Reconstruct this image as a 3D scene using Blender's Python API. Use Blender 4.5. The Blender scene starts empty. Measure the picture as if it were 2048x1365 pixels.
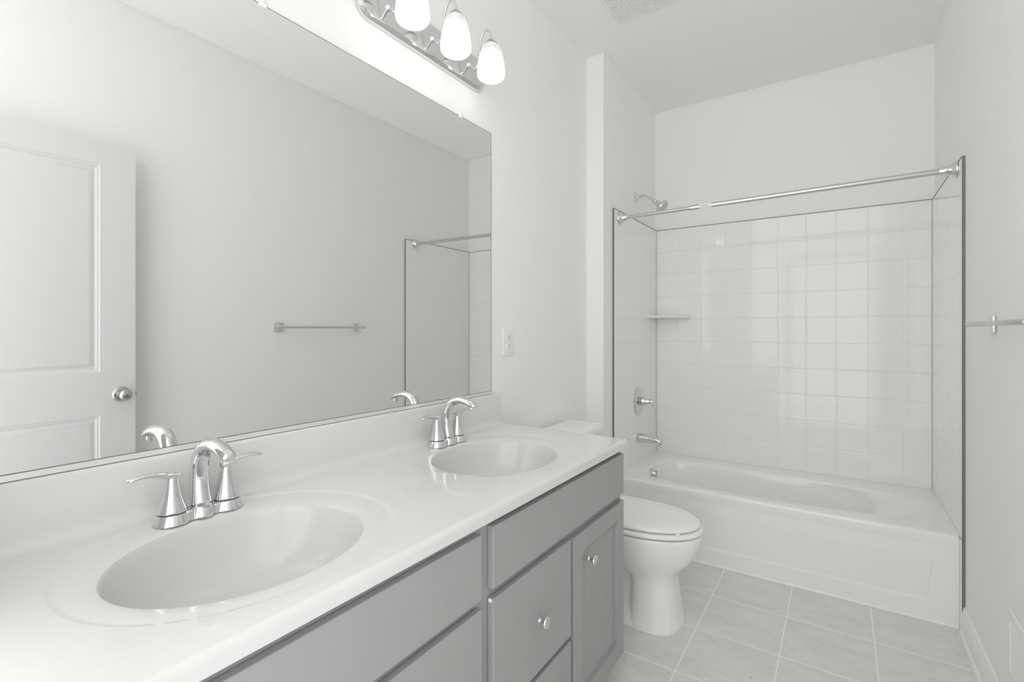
import bpy, bmesh, math, random
from mathutils import Vector, Matrix
from math import sin, cos, pi, radians

random.seed(7)
scn = bpy.context.scene
COL = scn.collection

# ------------------------------------------------------------------ camera
cam_d = bpy.data.cameras.new('camera')
cam = bpy.data.objects.new('camera', cam_d)
COL.objects.link(cam)
cam.location = (1.2056, -0.0039, 1.2424)
cam.rotation_euler = (radians(90), 0, radians(34.0785))
cam_d.sensor_width = 36.0
cam_d.lens = 972.56 / 2048 * 36.0
cam_d.shift_y = -(682.5 - 661.05) / 2048
cam_d.clip_start = 0.01
scn.camera = cam

# ------------------------------------------------------------------ world, light, exposure
w = bpy.data.worlds.new('world')
scn.world = w
w.use_nodes = True
w.node_tree.nodes['Background'].inputs[0].default_value = (0.9, 0.92, 0.95, 1)
w.node_tree.nodes['Background'].inputs[1].default_value = 0.4

HALL_POWER = 3.0         # added fill light in the hall behind the camera
FILL_WALL = 10.8        # added fill at the wall behind the camera, standing in for bounced flash
FILL_CEIL = 0.50         # second added fill, just under the ceiling
LAMP = 0.075              # watts of each lamp
BULB = 0.7              # radiance of the three bulbs
ld = bpy.data.lights.new('hall_fill', 'AREA')
ld.shape = 'RECTANGLE'
ld.size, ld.size_y = 1.7, 2.2
ld.energy = HALL_POWER
ld.color = (0.97, 0.985, 1.0)
lo = bpy.data.objects.new('hall_fill', ld)
COL.objects.link(lo)
lo.location = (1.2, -1.2, 1.35)
lo.rotation_euler = (radians(90), 0, 0)       # faces +y, into the doorway

for nm, pw, sx, sy, loc, rot in (
        ('wall_fill', FILL_WALL, 1.32, 2.64, (0.93, 0.058, 1.43), (radians(90), 0, 0)),
        ('ceiling_fill', FILL_CEIL, 1.60, 3.36, (0.812, 1.75, 2.792), (0, 0, 0))):
    fd = bpy.data.lights.new(nm, 'AREA')
    fd.shape = 'RECTANGLE'
    fd.size, fd.size_y = sx, sy
    fd.energy = pw
    fo = bpy.data.objects.new(nm, fd)
    COL.objects.link(fo)
    fo.location = loc
    fo.rotation_euler = rot

scn.view_settings.view_transform = 'Standard'
scn.view_settings.look = 'None'
scn.view_settings.gamma = 1.0
scn.view_settings.use_curve_mapping = False
scn.view_settings.exposure = 0.87
scn.cycles.max_bounces = 20
scn.cycles.diffuse_bounces = 12
scn.cycles.glossy_bounces = 8
scn.cycles.transparent_max_bounces = 16
scn.cycles.sample_clamp_indirect = 6.0

# ------------------------------------------------------------------ dimensions
R = 1.6142; RW = R + 0.011        # tiled / painted face of the wall opposite the mirror
S = 0.1142; SW = S - 0.011        # tiled / painted face of the stub wall
B = 3.450;  BW = B + 0.006
H = 2.796
J = 2.541                         # face of the stub wall
TT = 2.670                        # front edge of the tiles
T = 2.7148                        # tub apron
ZT = 1.951; ZU = 0.3815
YN = 0.055                        # inner face of the doorway wall
ZC = 0.855                        # counter top
CE = 1.660                        # counter end


# ------------------------------------------------------------------ material helpers
def mat(name, color, rough=0.5, metal=0.0, spec=0.5, coat=0.0, bump=0.0, bscale=200.0, var=0.0, vscale=4.0):
    m = bpy.data.materials.new(name)
    m.use_nodes = True
    nt = m.node_tree
    p = nt.nodes['Principled BSDF']
    p.inputs['Base Color'].default_value = (*color, 1)
    p.inputs['Roughness'].default_value = rough
    p.inputs['Metallic'].default_value = metal
    p.inputs['Specular IOR Level'].default_value = spec
    p.inputs['Coat Weight'].default_value = coat
    p.inputs['Coat Roughness'].default_value = 0.03
    tc = nt.nodes.new('ShaderNodeTexCoord')
    if var > 0:
        n = nt.nodes.new('ShaderNodeTexNoise')
        n.inputs['Scale'].default_value = vscale
        n.inputs['Detail'].default_value = 5
        nt.links.new(tc.outputs['Object'], n.inputs['Vector'])
        r = nt.nodes.new('ShaderNodeValToRGB')
        r.color_ramp.elements[0].position = 0.3
        r.color_ramp.elements[1].position = 0.7
        r.color_ramp.elements[0].color = (*[c * (1 - var) for c in color], 1)
        r.color_ramp.elements[1].color = (*[min(1, c * (1 + var)) for c in color], 1)
        nt.links.new(n.outputs['Fac'], r.inputs['Fac'])
        nt.links.new(r.outputs['Color'], p.inputs['Base Color'])
    if bump > 0:
        n2 = nt.nodes.new('ShaderNodeTexNoise')
        n2.inputs['Scale'].default_value = bscale
        n2.inputs['Detail'].default_value = 3
        nt.links.new(tc.outputs['Object'], n2.inputs['Vector'])
        bp = nt.nodes.new('ShaderNodeBump')
        bp.inputs['Strength'].default_value = bump
        bp.inputs['Distance'].default_value = 0.002
        nt.links.new(n2.outputs['Fac'], bp.inputs['Height'])
        nt.links.new(bp.outputs['Normal'], p.inputs['Normal'])
    return m


M_WALL = mat('wall_paint', (0.885, 0.884, 0.874), 0.7, spec=0.25, bump=0.05, bscale=260, var=0.006, vscale=2.5)
M_CEIL = mat('ceiling_paint', (0.900, 0.899, 0.890), 0.85, spec=0.15, bump=0.05, bscale=260)
M_TRIM = mat('trim_paint', (0.87, 0.87, 0.868), 0.35, spec=0.4)
M_TILE = mat('white_wall_tile', (0.880, 0.879, 0.870), 0.075, spec=0.42, bump=0.02, bscale=11, var=0.008, vscale=3)
M_TUB = mat('white_enamel', (0.885, 0.884, 0.876), 0.12, spec=0.5, var=0.004)
M_CHINA = mat('white_china', (0.89, 0.89, 0.883), 0.07, spec=0.5, var=0.003)
M_SEAT = mat('white_seat_plastic', (0.90, 0.90, 0.895), 0.14, spec=0.5)
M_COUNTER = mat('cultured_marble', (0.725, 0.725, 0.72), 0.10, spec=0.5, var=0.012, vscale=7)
M_BASIN = mat('glossy_shaded_basin', (0.640, 0.640, 0.632), 0.16, spec=0.5)  # same marble as the deck, colour darkened for the shade in the bowls
M_DOOR = mat('door_paint', (0.72, 0.722, 0.725), 0.38, spec=0.4)
M_CAB = mat('grey_cabinet_paint', (0.365, 0.365, 0.368), 0.42, spec=0.4, bump=0.03, bscale=420, var=0.02, vscale=9)
M_CHROME = mat('chrome', (0.74, 0.745, 0.75), 0.04, metal=1.0)
M_NICKEL = mat('satin_nickel', (0.52, 0.515, 0.50), 0.27, metal=1.0)
M_ROD = mat('brushed_steel', (0.66, 0.66, 0.645), 0.27, metal=1.0)
M_EDGE = mat('grey_tile_edge', (0.20, 0.20, 0.19), 0.6)
M_VOID = mat('grey_void', (0.06, 0.06, 0.06), 0.8)
M_DARK = mat('dark_gap', (0.03, 0.03, 0.03), 0.7)
M_GREY = mat('dark_gasket', (0.10, 0.10, 0.10), 0.5)
M_PLASTIC = mat('white_plastic', (0.86, 0.86, 0.85), 0.3, spec=0.5)
M_CAULK = mat('white_caulk', (0.90, 0.90, 0.89), 0.45)
M_MIRROR = mat('mirror_silver', (0.885, 0.895, 0.885), 0.0, metal=1.0)
M_MEDGE = mat('mirror_edge_and_shadow', (0.20, 0.21, 0.205), 0.25)
M_CLEAR = mat('clear_plastic', (0.88, 0.88, 0.88), 0.08, spec=0.6)
M_STICK = mat('paper_sticker', (0.88, 0.88, 0.87), 0.6)
M_INK = mat('grey_ink', (0.25, 0.25, 0.25), 0.7)
M_ALU = mat('aluminium_channel', (0.88, 0.88, 0.87), 0.30, metal=0.6)


def floor_material():
    m = bpy.data.materials.new('floor_tile')
    m.use_nodes = True
    nt = m.node_tree
    N, L = nt.nodes, nt.links
    p = N['Principled BSDF']
    tc = N.new('ShaderNodeTexCoord')
    sep = N.new('ShaderNodeSeparateXYZ')
    L.new(tc.outputs['Object'], sep.inputs[0])

    def math_(op, a, b=None):
        n = N.new('ShaderNodeMath'); n.operation = op
        for i, v in enumerate((a, b)):
            if v is None: continue
            if isinstance(v, (int, float)): n.inputs[i].default_value = v
            else: L.new(v, n.inputs[i])
        return n.outputs[0]
    P = 0.3055

    def axis(sock, off):
        t = math_('DIVIDE', math_('SUBTRACT', sock, off), P)
        f = math_('FRACT', t)
        d = math_('MULTIPLY', math_('MINIMUM', f, math_('SUBTRACT', 1.0, f)), P)
        return d, math_('FLOOR', t)
    dx, ix = axis(sep.outputs[0], 0.705)
    dy, iy = axis(sep.outputs[1], 2.102)
    d = math_('MINIMUM', dx, dy)
    g = N.new('ShaderNodeMapRange')
    g.inputs['From Min'].default_value = 0.0016
    g.inputs['From Max'].default_value = 0.0032
    L.new(d, g.inputs['Value'])
    # per tile shift of the stone pattern
    comb = N.new('ShaderNodeCombineXYZ')
    L.new(ix, comb.inputs[0]); L.new(iy, comb.inputs[1])
    wn = N.new('ShaderNodeTexWhiteNoise'); wn.noise_dimensions = '3D'
    L.new(comb.outputs[0], wn.inputs['Vector'])
    sc = N.new('ShaderNodeVectorMath'); sc.operation = 'MULTIPLY_ADD'
    L.new(wn.outputs['Color'], sc.inputs[0]); sc.inputs[1].default_value = (9, 9, 9)
    L.new(tc.outputs['Object'], sc.inputs[2])
    mp = N.new('ShaderNodeMapping')
    mp.inputs['Scale'].default_value = (1.0, 2.6, 1.0)
    L.new(sc.outputs[0], mp.inputs['Vector'])
    n1 = N.new('ShaderNodeTexNoise'); n1.inputs['Scale'].default_value = 5.5; n1.inputs['Detail'].default_value = 8
    n1.inputs['Roughness'].default_value = 0.62
    L.new(mp.outputs[0], n1.inputs['Vector'])
    r1 = N.new('ShaderNodeValToRGB')
    r1.color_ramp.elements[0].position = 0.30; r1.color_ramp.elements[0].color = (0.69, 0.687, 0.672, 1)
    r1.color_ramp.elements[1].position = 0.72; r1.color_ramp.elements[1].color = (0.78, 0.777, 0.762, 1)
    L.new(n1.outputs['Fac'], r1.inputs['Fac'])
    n2 = N.new('ShaderNodeTexNoise'); n2.inputs['Scale'].default_value = 46; n2.inputs['Detail'].default_value = 6
    L.new(mp.outputs[0], n2.inputs['Vector'])
    r2 = N.new('ShaderNodeValToRGB')
    r2.color_ramp.elements[0].position = 0.30; r2.color_ramp.elements[0].color = (0.80, 0.80, 0.79, 1)
    r2.color_ramp.elements[1].position = 0.38; r2.color_ramp.elements[1].color = (1, 1, 1, 1)
    L.new(n2.outputs['Fac'], r2.inputs['Fac'])
    mul = N.new('ShaderNodeMix'); mul.data_type = 'RGBA'; mul.blend_type = 'MULTIPLY'
    mul.inputs[0].default_value = 1.0
    L.new(r1.outputs[0], mul.inputs[6]); L.new(r2.outputs[0], mul.inputs[7])
    mx = N.new('ShaderNodeMix'); mx.data_type = 'RGBA'
    L.new(g.outputs[0], mx.inputs[0])
    mx.inputs[6].default_value = (0.93, 0.93, 0.915, 1)
    L.new(mul.outputs[2], mx.inputs[7])
    L.new(mx.outputs[2], p.inputs['Base Color'])
    p.inputs['Roughness'].default_value = 0.42
    p.inputs['Specular IOR Level'].default_value = 0.35
    bp = N.new('ShaderNodeBump'); bp.inputs['Strength'].default_value = 0.5; bp.inputs['Distance'].default_value = 0.0015
    L.new(g.outputs[0], bp.inputs['Height'])
    L.new(bp.outputs[0], p.inputs['Normal'])
    return m


M_FLOOR = floor_material()


def shade_material():
    # frosted glass: part clear, part glowing; glows more where the bulb sits
    m = bpy.data.materials.new('frosted_glass')
    m.use_nodes = True
    nt = m.node_tree
    N, L = nt.nodes, nt.links
    N.remove(N['Principled BSDF'])
    out = N['Material Output']
    tc = N.new('ShaderNodeTexCoord')
    sep = N.new('ShaderNodeSeparateXYZ')
    L.new(tc.outputs['Object'], sep.inputs[0])
    mr = N.new('ShaderNodeMapRange')
    mr.interpolation_type = 'SMOOTHSTEP'
    mr.inputs['From Min'].default_value = 0.105
    mr.inputs['From Max'].default_value = 0.040
    mr.inputs['To Min'].default_value = 0.10
    mr.inputs['To Max'].default_value = 0.24
    L.new(sep.outputs[2], mr.inputs['Value'])
    em = N.new('ShaderNodeEmission')
    em.inputs['Color'].default_value = (1.0, 1.0, 0.985, 1)
    L.new(mr.outputs[0], em.inputs['Strength'])
    df = N.new('ShaderNodeBsdfPrincipled')
    df.inputs['Base Color'].default_value = (0.72, 0.72, 0.71, 1)
    df.inputs['Roughness'].default_value = 0.25
    ad = N.new('ShaderNodeAddShader')
    L.new(em.outputs[0], ad.inputs[0]); L.new(df.outputs[0], ad.inputs[1])
    tr = N.new('ShaderNodeBsdfTransparent')
    mx = N.new('ShaderNodeMixShader')
    mx.inputs[0].default_value = 0.76
    L.new(tr.outputs[0], mx.inputs[1]); L.new(ad.outputs[0], mx.inputs[2])
    L.new(mx.outputs[0], out.inputs['Surface'])
    return m


def emission(name, color, strength):
    m = bpy.data.materials.new(name)
    m.use_nodes = True
    p = m.node_tree.nodes['Principled BSDF']
    p.inputs['Base Color'].default_value = (0.9, 0.9, 0.9, 1)
    p.inputs['Emission Color'].default_value = (*color, 1)
    p.inputs['Emission Strength'].default_value = strength
    return m


M_SHADE = shade_material()
M_BULB = emission('lit_bulb', (1.0, 0.985, 0.955), BULB)


# ------------------------------------------------------------------ mesh helpers
def box(bm, x0, x1, y0, y1, z0, z1, bev=0.0, seg=2, edges=None):
    vs = [bm.verts.new((x, y, z)) for x in (x0, x1) for y in (y0, y1) for z in (z0, z1)]
    f = [(0, 1, 3, 2), (4, 6, 7, 5), (0, 4, 5, 1), (2, 3, 7, 6), (0, 2, 6, 4), (1, 5, 7, 3)]
    fs = [bm.faces.new([vs[i] for i in q]) for q in f]
    if bev > 0:
        es = list({e for fc in fs for e in fc.edges})
        if edges:
            es = [e for e in es if edges(e.verts[0].co, e.verts[1].co)]
        bmesh.ops.bevel(bm, geom=es, offset=bev, segments=seg, profile=0.5, affect='EDGES')


def loft(bm, rings, cap0=True, cap1=True, close=True):
    vr = [[bm.verts.new(p) for p in r] for r in rings]
    n = len(vr[0])
    for a, b in zip(vr[:-1], vr[1:]):
        for i in range(n if close else n - 1):
            j = (i + 1) % n
            bm.faces.new((a[i], a[j], b[j], b[i]))
    if cap0: bm.faces.new(list(reversed(vr[0])))
    if cap1: bm.faces.new(vr[-1])
    return vr


def axis_matrix(origin, direction):
    d = Vector(direction).normalized()
    q = Vector((0, 0, 1)).rotation_difference(d)
    return Matrix.Translation(Vector(origin)) @ q.to_matrix().to_4x4()


def lathe(bm, prof, origin=(0, 0, 0), direction=(0, 0, 1), n=32, cap0=True, cap1=True, sx=1.0, sy=1.0):
    mt = axis_matrix(origin, direction)
    rings = []
    for r, h in prof:
        r = max(r, 0.00005)
        rings.append([mt @ Vector((r * cos(2 * pi * i / n) * sx, r * sin(2 * pi * i / n) * sy, h)) for i in range(n)])
    return loft(bm, rings, cap0, cap1)


def smooth_path(pts, per=6):
    """Catmull-Rom through points given as tuples of any length."""
    P = [tuple(p) for p in pts]
    P = [P[0]] + P + [P[-1]]
    out = []
    for k in range(1, len(P) - 2):
        a, b, c, d = P[k - 1], P[k], P[k + 1], P[k + 2]
        for s in range(per):
            t = s / per
            out.append(tuple(0.5 * (2 * b[i] + (c[i] - a[i]) * t + (2 * a[i] - 5 * b[i] + 4 * c[i] - d[i]) * t * t
                                    + (3 * b[i] - a[i] - 3 * c[i] + d[i]) * t ** 3) for i in range(len(b))))
    out.append(P[-2])
    return out


def tube(bm, pts, n=16, cap=True, flat=None, per=6):
    """pts: (x,y,z,r) smoothed; flat(t) scales the section across its binormal."""
    sp = smooth_path(pts, per)
    V = [Vector(p[:3]) for p in sp]
    rings = []
    prev = None
    for i, p in enumerate(V):
        t = (V[min(i + 1, len(V) - 1)] - V[max(i - 1, 0)]).normalized()
        if prev is None:
            ref = Vector((0, 1, 0)) if abs(t.y) < 0.9 else Vector((1, 0, 0))
            u = (ref - t * ref.dot(t)).normalized()
        else:
            u = (prev - t * prev.dot(t)).normalized()
        prev = u
        v = t.cross(u)
        r = sp[i][3]
        k = flat(i / (len(V) - 1)) if flat else (1.0, 1.0)
        rings.append([p + u * (r * k[0] * cos(2 * pi * j / n)) + v * (r * k[1] * sin(2 * pi * j / n)) for j in range(n)])
    loft(bm, rings, cap, cap)


def se(cx, cy, rx, ry, ex, th):
    c, s = cos(th), sin(th)
    k = (abs(c / rx) ** ex + abs(s / ry) ** ex) ** (-1.0 / ex)
    return cx + k * c, cy + k * s


def patch_with_hole(bm, rect, zr, ringfns, n=96, center=None):
    """Flat rectangle (x0,x1,y0,y1) at zr joined to rings; ringfns: functions angle -> (x,y,z)."""
    x0, x1, y0, y1 = rect
    cx, cy = center or ((x0 + x1) / 2, (y0 + y1) / 2)
    ang = [2 * pi * i / n for i in range(n)]
    for X in (x0, x1):
        for Y in (y0, y1):
            a = math.atan2(Y - cy, X - cx) % (2 * pi)
            k = min(range(len(ang)), key=lambda i: abs(ang[i] - a))
            ang[k] = a
    ang.sort()
    outer = []
    for a in ang:
        c, s = cos(a), sin(a)
        ts = []
        if c > 1e-9: ts.append((x1 - cx) / c)
        if c < -1e-9: ts.append((x0 - cx) / c)
        if s > 1e-9: ts.append((y1 - cy) / s)
        if s < -1e-9: ts.append((y0 - cy) / s)
        t = min(ts)
        outer.append((cx + c * t, cy + s * t, zr))
    rings = [outer] + [[f(a) for a in ang] for f in ringfns]
    loft(bm, rings, False, True)


def prism_y(bm, prof, y0, y1):
    """Closed (x,z) outline swept along y."""
    loft(bm, [[(x, y0, z) for x, z in prof], [(x, y1, z) for x, z in prof]], True, True)


def prism_x(bm, prof, x0, x1):
    loft(bm, [[(x0, y, z) for y, z in prof], [(x1, y, z) for y, z in prof]], True, True)


def finish(name, bm, material, parent=None, root=None, angle=35, kind=None):
    bmesh.ops.recalc_face_normals(bm, faces=bm.faces[:])
    me = bpy.data.meshes.new(name)
    bm.to_mesh(me)
    bm.free()
    if root is None and parent is not None:
        root = parent
        while root.parent is not None:
            root = root.parent
    if root is not None:
        me.transform(Matrix.Translation(-Vector(root.location)))
    me.materials.append(material)
    me.shade_smooth()
    me.set_sharp_from_angle(angle=radians(angle))
    o = bpy.data.objects.new(name, me)
    COL.objects.link(o)
    if parent is not None:
        o.parent = parent
    if kind:
        o['kind'] = kind
    return o


def thing(name, label, cat, loc, group=None):
    o = bpy.data.objects.new(name, None)
    o.empty_display_size = 0.05
    COL.objects.link(o)
    o.location = loc
    o['label'] = label
    o['category'] = cat
    if group: o['group'] = group
    return o


def dup(rt, loc, label):
    r = rt.copy(); COL.objects.link(r); r.location = loc; r['label'] = label
    for ch in list(rt.children):
        c = ch.copy(); COL.objects.link(c); c.parent = r
        for g in list(ch.children):
            d = g.copy(); COL.objects.link(d); d.parent = c
    return r


def struct_box(name, m, x0, x1, y0, y1, z0, z1):
    bm = bmesh.new()
    box(bm, x0, x1, y0, y1, z0, z1)
    return finish(name, bm, m, kind='structure')


# ================================================================== THE ROOM
struct_box('floor', M_FLOOR, -0.15, 2.4, -1.35, BW + 0.15, -0.1, 0.0)
struct_box('ceiling', M_CEIL, -0.15, 2.4, -1.35, BW + 0.15, H, H + 0.1)
struct_box('wall_left', M_WALL, -0.12, 0.0, -0.06, BW + 0.12, 0.0, H)
struct_box('wall_right', M_WALL, RW, RW + 0.12, -0.06, BW + 0.12, 0.0, H)
struct_box('wall_back', M_WALL, 0.0, RW, BW, BW + 0.12, 0.0, H)
struct_box('wall_stub', M_WALL, 0.0, SW, J, BW, 0.0, H)

DX0, DX1, DZ = 0.70, 1.512, 2.095          # doorway
bm = bmesh.new()
box(bm, 0.0, DX0, -0.06, YN, 0, H)
box(bm, DX1, RW, -0.06, YN, 0, H)
box(bm, DX0, DX1, -0.06, YN, DZ, H)
finish('wall_front', bm, M_WALL, kind='structure')
# casing and jamb of the doorway
bm = bmesh.new()
box(bm, DX0 - 0.057, DX0, YN, YN + 0.012, 0, DZ + 0.057, 0.003)
box(bm, DX1, DX1 + 0.057, YN, YN + 0.012, 0, DZ + 0.057, 0.003)
box(bm, DX0, DX1, YN, YN + 0.012, DZ, DZ + 0.057, 0.003)
finish('trim_1', bm, M_TRIM, kind='structure')
# the hall outside
struct_box('wall_hall_back', M_WALL, -0.15, 2.4, -1.35, -1.25, 0, H)
struct_box('wall_hall_left', M_WALL, -0.15, -0.05, -1.25, -0.06, 0, H)
struct_box('wall_hall_right', M_WALL, 2.3, 2.4, -1.25, -0.06, 0, H)


# ---- tiled panels: every tile a pillowed square with a grey grout groove
def tile_panel(name, us, vs, to3, gap=0.0026, pil=0.0046, dep=0.0019):
    """us, vs: joint positions; to3(u, v, d) -> point, d = height off the panel plane."""
    bm = bmesh.new()
    for a, b in zip(us[:-1], us[1:]):
        for c, d in zip(vs[:-1], vs[1:]):
            tu, tv = random.uniform(-1, 1) * 0.0008, random.uniform(-1, 1) * 0.0008
            mu, mv = (a + b) / 2, (c + d) / 2
            rings = []
            for ins, h in ((0.0, -dep), (gap * 0.5, -dep), (gap * 0.5 + pil * 0.18, -dep * 0.45), (gap * 0.5 + pil * 0.5, -dep * 0.12), (gap * 0.5 + pil, 0.0)):
                q = [(a + ins, c + ins), (b - ins, c + ins), (b - ins, d - ins), (a + ins, d - ins)]
                k = 0 if h <= -dep else 1
                rings.append([to3(u, v, h + k * ((u - mu) * tu + (v - mv) * tv)) for u, v in q])
            loft(bm, rings, False, True)
    return bm


def joints(first, pitch, lo, hi):
    js = [lo, hi]
    k = math.floor((lo - first) / pitch)
    p = first + k * pitch
    while p < hi:
        if p > lo + 0.01 and p < hi - 0.01: js.append(p)
        p += pitch
    return sorted(js)


rows = joints(ZT - 0.158, 0.1572, ZU, ZT)
cols = joints(0.723, 0.1535, S, R)
bm = tile_panel('b', cols, rows, lambda u, v, d: (u, B - d, v))
finish('wall_tiled_back', bm, M_TILE, kind='structure', angle=2.2)
ycols = joints(B - 0.1535, 0.1560, TT, B)
bm = tile_panel('l', ycols, rows, lambda u, v, d: (S + d, u, v), dep=0.0009)
vq = [(S, TT, ZU), (S, T, ZU), (S, T, 0.0), (S, TT, 0.0)]
bm.faces.new([bm.verts.new(p) for p in vq])
finish('wall_tiled_left', bm, M_TILE, kind='structure', angle=2.2)
bm = tile_panel('r', ycols, rows, lambda u, v, d: (R - d, u, v), dep=0.0009)
vq = [(R, TT, ZU), (R, T, ZU), (R, T, 0.0), (R, TT, 0.0)]
bm.faces.new([bm.verts.new(p) for p in vq])
finish('wall_tiled_right', bm, M_TILE, kind='structure', angle=2.2)
# raw grey edges of the tiles
bm = bmesh.new()
box(bm, SW, S, TT - 0.001, TT, 0.0, ZT)
box(bm, SW, S + 0.0006, TT - 0.001, B, ZT, ZT + 0.003)
finish('trim_2', bm, M_EDGE, kind='structure')
bm = bmesh.new()
box(bm, R, RW, TT - 0.001, TT, 0.0, ZT)
box(bm, R - 0.0006, RW, TT - 0.001, B, ZT, ZT + 0.003)
finish('trim_3', bm, M_EDGE, kind='structure')
bm = bmesh.new()
box(bm, S, R, B - 0.0006, BW, ZT, ZT + 0.003)
finish('trim_4', bm, M_EDGE, kind='structure')


# ---- baseboards
def baseboard(name, to3, u0, u1):
    prof = [(0.0, 0.0), (0.022, 0.0), (0.0215, 0.008), (0.018, 0.015), (0.0125, 0.019), (0.0125, 0.084), (0.011, 0.090),
            (0.0085, 0.094), (0.0085, 0.100), (0.0065, 0.108), (0.003, 0.114), (0.0, 0.115)]
    bm = bmesh.new()
    loft(bm, [[to3(u, d, z) for d, z in prof] for u in (u0, u1)], True, True)
    return finish(name, bm, M_TRIM, kind='structure', angle=25)


baseboard('baseboard_right', lambda u, d, z: (RW - d, u, z), YN, TT - 0.001)
baseboard('baseboard_left', lambda u, d, z: (d, u, z), 1.66, J)
baseboard('baseboard_stub', lambda u, d, z: (u, J - d, z), 0.0, SW)

# ================================================================== DOOR standing open against the wall
dr = thing('door_1', 'white two panel door standing open against the bare wall, seen in the mirror', 'door', (1.52, 0.488, 0.012))
dr['kind'] = 'structure'
FX, BX = 1.52, 1.555
dy0, dy1, dz0, dz1 = 0.090, 0.887, 0.012, 2.082
panels = [(0.222, 0.756, 1.057, 1.976), (0.222, 0.756, 0.235, 0.863)]
bm = bmesh.new()
for xf, sg in ((FX, 1), (BX, -1)):
    ys = [dy0, 0.222, 0.756, dy1]
    zs = [dz0, 0.235, 0.863, 1.057, 1.976, dz1]
    for i in range(3):
        for k in range(5):
            if i == 1 and k in (1, 3):
                continue
            bm.faces.new([bm.verts.new((xf, y, z)) for y, z in ((ys[i], zs[k]), (ys[i + 1], zs[k]), (ys[i + 1], zs[k + 1]), (ys[i], zs[k + 1]))])
    for (a, b, c, d) in panels:
        rings = []
        for ins, dp in ((0, 0), (0.003, 0.0035), (0.010, 0.0045), (0.014, 0.0085), (0.020, 0.0095), (0.034, 0.004), (0.040, 0.0035)):
            rings.append([(xf + sg * dp, y, z) for y, z in ((a + ins, c + ins), (b - ins, c + ins), (b - ins, d - ins), (a + ins, d - ins))])
        loft(bm, rings, False, True)
for q in ([(FX, dy0, dz0), (BX, dy0, dz0), (BX, dy0, dz1), (FX, dy0, dz1)], [(FX, dy1, dz0), (BX, dy1, dz0), (BX, dy1, dz1), (FX, dy1, dz1)],
          [(FX, dy0, dz1), (BX, dy0, dz1), (BX, dy1, dz1), (FX, dy1, dz1)], [(FX, dy0, dz0), (BX, dy0, dz0), (BX, dy1, dz0), (FX, dy1, dz0)]):
    bm.faces.new([bm.verts.new(p) for p in q])
bmesh.ops.remove_doubles(bm, verts=bm.verts[:], dist=0.00002)
finish('door_slab', bm, M_DOOR, dr, angle=20)
bm = bmesh.new()
KY, KZ = 0.832, 0.952
lathe(bm, [(0.034, 0.0), (0.034, 0.004), (0.031, 0.0075), (0.020, 0.0095), (0.012, 0.011), (0.011, 0.028), (0.016, 0.034), (0.0245, 0.044),
           (0.0265, 0.054), (0.0235, 0.063), (0.015, 0.069), (0.004, 0.071), (0.0, 0.071)], (FX, KY, KZ), (-1, 0, 0), 36)
kb = finish('door_knob', bm, M_NICKEL, dr, angle=40)
kb['label'] = 'satin nickel privacy door knob'
bm = bmesh.new()
lathe(bm, [(0.0026, 0), (0.0026, 0.0025)], (FX - 0.0705, KY, KZ), (-1, 0, 0), 12)
lathe(bm, [(0.004, 0), (0.0035, 0.002)], (FX - 0.0085, KY - 0.024, KZ), (-1, 0, 0), 12)
finish('keyhole', bm, M_GREY, kb)
bm = bmesh.new()
box(bm, FX + 0.012, FX + 0.024, dy1, dy1 + 0.009, KZ - 0.008, KZ + 0.008, 0.002)
finish('latch_bolt', bm, M_NICKEL, dr)

# ================================================================== MIRROR
M0, M1, ME = 0.9905, 2.0587, 1.6156
mr = thing('wall_mirror', 'large frameless mirror above the double vanity', 'mirror', (0.0, 0.84, M0))
bm = bmesh.new()
box(bm, 0.0008, 0.0058, 0.062, ME, M0 - 0.002, M1, 0.0)
o = finish('mirror_glass', bm, M_MEDGE, mr)
o.data.materials.append(M_MIRROR)
for f in o.data.polygons:
    if f.normal.x > 0.9: f.material_index = 1
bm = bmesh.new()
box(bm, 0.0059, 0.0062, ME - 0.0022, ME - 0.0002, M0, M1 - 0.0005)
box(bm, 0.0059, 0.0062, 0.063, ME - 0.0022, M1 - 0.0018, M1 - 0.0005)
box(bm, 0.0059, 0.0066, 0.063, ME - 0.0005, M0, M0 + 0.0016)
box(bm, 0.0060, 0.0098, 0.063, ME, 0.9783, 0.9797)  # dark strip put in as the shadow line under the channel
finish('dark_edge_and_shadow', bm, M_MEDGE, mr)
bm = bmesh.new()
prism_y(bm, [(0.0005, 0.9785), (0.0095, 0.9785), (0.0095, 0.9900), (0.0080, 0.9905), (0.0068, 0.9900), (0.0068, 0.9815), (0.0005, 0.9815)], 0.062, ME + 0.001)
finish('bottom_channel', bm, M_ALU, mr, angle=25)
for cy in (0.655, 1.421):
    bm = bmesh.new()
    box(bm, 0.0006, 0.0095, cy - 0.010, cy + 0.010, M1 - 0.008, M1 + 0.016, 0.003)
    lathe(bm, [(0.0045, 0.0), (0.0045, 0.001), (0.003, 0.0025), (0.0, 0.003)], (0.0095, cy, M1 + 0.008), (1, 0, 0), 14)
    finish('mirror_clip', bm, M_CLEAR, mr)['label'] = 'small clear plastic clip'

# ================================================================== VANITY CABINET
XB, XF = 0.550, 0.567          # face frame, door faces
CY1 = 1.657
vc = thing('vanity_cabinet', 'long grey painted vanity cabinet with slab drawers and a shaker door', 'cabinet', (0.28, 0.85, 0.0))
bm = bmesh.new()
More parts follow.
